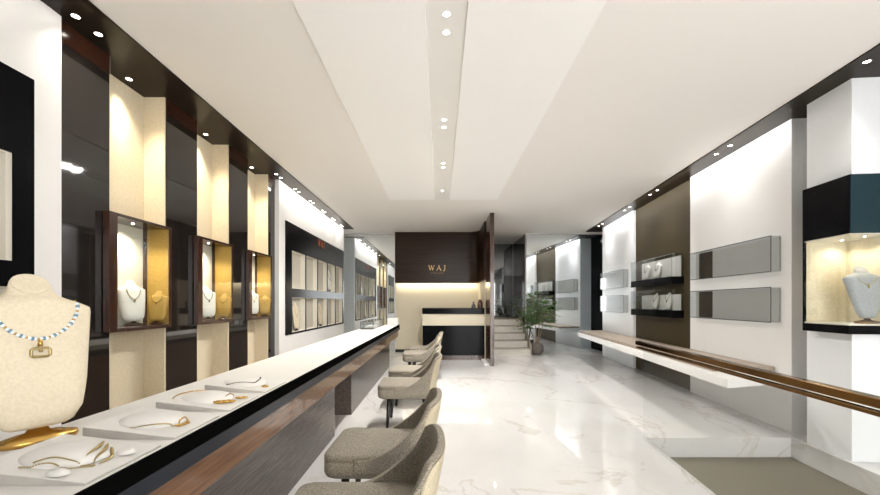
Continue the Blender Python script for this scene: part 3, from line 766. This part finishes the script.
for P in tips:
    for j in range(5, 12):
        for q in range(4):
            a = random.uniform(0, 2*PI); ln = random.uniform(.16, .48)*(1.15 - .4*abs(j-8)/4)
            d = Vector((math.cos(a)*1.0, math.sin(a)*.75, random.uniform(-.12, .3)))
            Q = [P[j] + d*ln*f + Vector((0, 0, -.12*ln*f*f)) for f in (0, .33, .66, 1)]
            br.tube(Q, [.003, .0025, .002, .001], 4)
            for w in range(16):
                f = random.uniform(.25, 1.08); c = P[j] + d*ln*f + Vector((0, 0, -.12*ln*f*f))
                b = random.uniform(0, 2*PI); dd = Vector((math.cos(b), math.sin(b), random.uniform(-.6, .15))).normalized()
                sd = dd.cross(Vector((random.uniform(-.4, .4), random.uniform(-.4, .4), 1))).normalized()
                L_ = random.uniform(.05, .10); wv = L_*.22
                vs = [lf.bm.verts.new(p) for p in (c, c + dd*L_*.45 + sd*wv, c + dd*L_, c + dd*L_*.45 - sd*wv)]
                lf.bm.faces.new(vs)
br.build('twigs', 'bark', t); lf.build('foliage', 'leaf', t)

# ------------------------------------------------------------------ downlights
dl0 = None
SPOT_E = 1.0; WR, WL = 15, 9
def downlight(x, y, z, label, group, energy, rim='whiter', spot=100, r=.021, aim=(0, 0, 0), col=(1, .94, .84)):
    t = thing('downlight', label, 'ceiling light', (x, y, z), 0, group)
    MB().lathe([(.001, -.003), (r, -.003), (r, -.0002), (.001, -.0002)], n=20).build('lens', 'led', t)
    q = MB(); n = 20
    q.rings([[(rr*math.cos(2*PI*k/n), rr*math.sin(2*PI*k/n), zz) for k in range(n)] for rr, zz in ((r+.0005, -.0002), (r+.0005, -.004), (r+.006, -.004), (r+.008, -.0002))], False, False)
    q.build('rim', rim, t, smooth=True)
    if energy: light('SPOT', 'downlight_beam', (0, 0, -.008), energy*SPOT_E, t, col, rot=aim, size=.06, spot=spot, blend=1.0)
for i, y in enumerate((2.37, 2.53, 3.74, 3.90, 4.9, 5.05, 6.1)):
    downlight(.04, y, CEIL-.004, 'small white downlight in the central ceiling channel, %s from the camera' % ORD[i], 'downlights in the central channel', 22 if i < 4 else (115 if i < 6 else 300), spot=172, col=(1, .965, .91))
for i, (x, y) in enumerate(((-2.25, 2.378), (-2.25, 2.536))):
    downlight(x, y, CEIL-.012, '%s downlight over the smoked mirror beside the white pilaster' % ('nearer' if i == 0 else 'farther'), 'downlights over the smoked mirror', 12, 'darkbronze')
for i, y0 in enumerate(ALC):
    downlight(-2.46, y0+.28, CEIL-.012, 'downlight over the cream panel of the %s alcove' % names[i], 'downlights over the alcoves', 62, 'darkbronze', 95, aim=(0, math.radians(-8), 0), col=(1, .87, .66))
for i in range(6):
    y = 5.29 + .69*i
    for k in (0, 1):
        downlight(-2.25, y+.155*k, CEIL-.012, '%s downlight of the %s pair over the black wall showcase' % (('nearer', 'farther')[k], ORD[i]), 'downlights over the black wall showcase', (3 if i < 3 else 8) if k == 0 else 0, 'darkbronze', 120)
for i, (s, who, e) in enumerate(((2.82, 'column', 60), (4.33, 'nearer white panel', 26), (6.05, 'brown panel', 60), (7.12, 'brown end of the farther white panel', 55), (8.63, 'farther white panel', 55))):
    for k in ((0,) if i == 0 else (0, 1)):
        x, y = R(s+.25*k, .17)
        lab = 'single downlight in the dark ceiling strip in front of the column' if i == 0 else '%s downlight of the pair over the %s' % (('nearer', 'farther')[k], who)
        downlight(x, y, CEIL-.012, lab, 'downlights along the right wall', e*.62, 'darkbronze', 120, col=(1, .965, .93), aim=(0, math.radians(20), 0))

# added area lights without fixtures, under the dark strips, to brighten the walls
def added_wash(name, p0, p1, nx, e, col=(1, .94, .86)):
    a, b = Vector(p0), Vector(p1); d = (b-a); n = Vector((nx[0], nx[1], -.75)).normalized()
    xa = d.normalized(); z = -n; y = z.cross(xa)
    o = light('AREA', name, (a+b)/2, e, None, col, size=d.length, size_y=.03)
    o.rotation_euler = Matrix((xa, y, z)).transposed().to_euler(); return o
x0, y0 = R(3.75, .22); x1, y1 = R(9.0, .22)
added_wash('added_wall_light', (x0, y0, CEIL-.02), (x1, y1, CEIL-.02), (RC, -RS), WR, (1, .97, .94))
added_wash('added_wall_light', (-2.1, 5.5, CEIL-.02), (-2.1, 9.15, CEIL-.02), (-1, 0), WL)
added_wash('added_wall_light', (-2.1, .6, CEIL-.02), (-2.1, 2.35, CEIL-.02), (-1, 0), WL*.12)
downlight(1.235, 9.02, CEIL, 'added light hidden behind the wooden fin to brighten the stairs', 'added stair lights', 60, spot=165)  # extra lamp added out of view to light the steps

# ------------------------------------------------------------------ daylight, camera, view
w = bpy.data.worlds.new('sky'); SC.world = w; w.use_nodes = True
bg = w.node_tree.nodes['Background']; bg.inputs[0].default_value = (1, .985, .96, 1); bg.inputs[1].default_value = 5.6
sun = bpy.data.lights.new('sun', 'SUN'); sun.energy = .6; sun.angle = math.radians(3); sun.color = (1, .9, .72)
so = bpy.data.objects.new('sun', sun); COL.objects.link(so)
so.rotation_euler = Vector((-.42, 1, -.34)).to_track_quat('-Z', 'Y').to_euler()

cam = bpy.data.cameras.new('camera'); co = bpy.data.objects.new('camera', cam); COL.objects.link(co)
co.location = (0, 0, CAMZ); co.rotation_euler = (PI/2, 0, 0)
cam.sensor_width = 36; cam.lens = 36*F/880; cam.shift_y = 55.5/880; cam.clip_start = .02
SC.camera = co
vs = SC.view_settings; vs.view_transform = 'Standard'; vs.look = 'None'; vs.gamma = 1; vs.use_curve_mapping = False; vs.exposure = 0.68
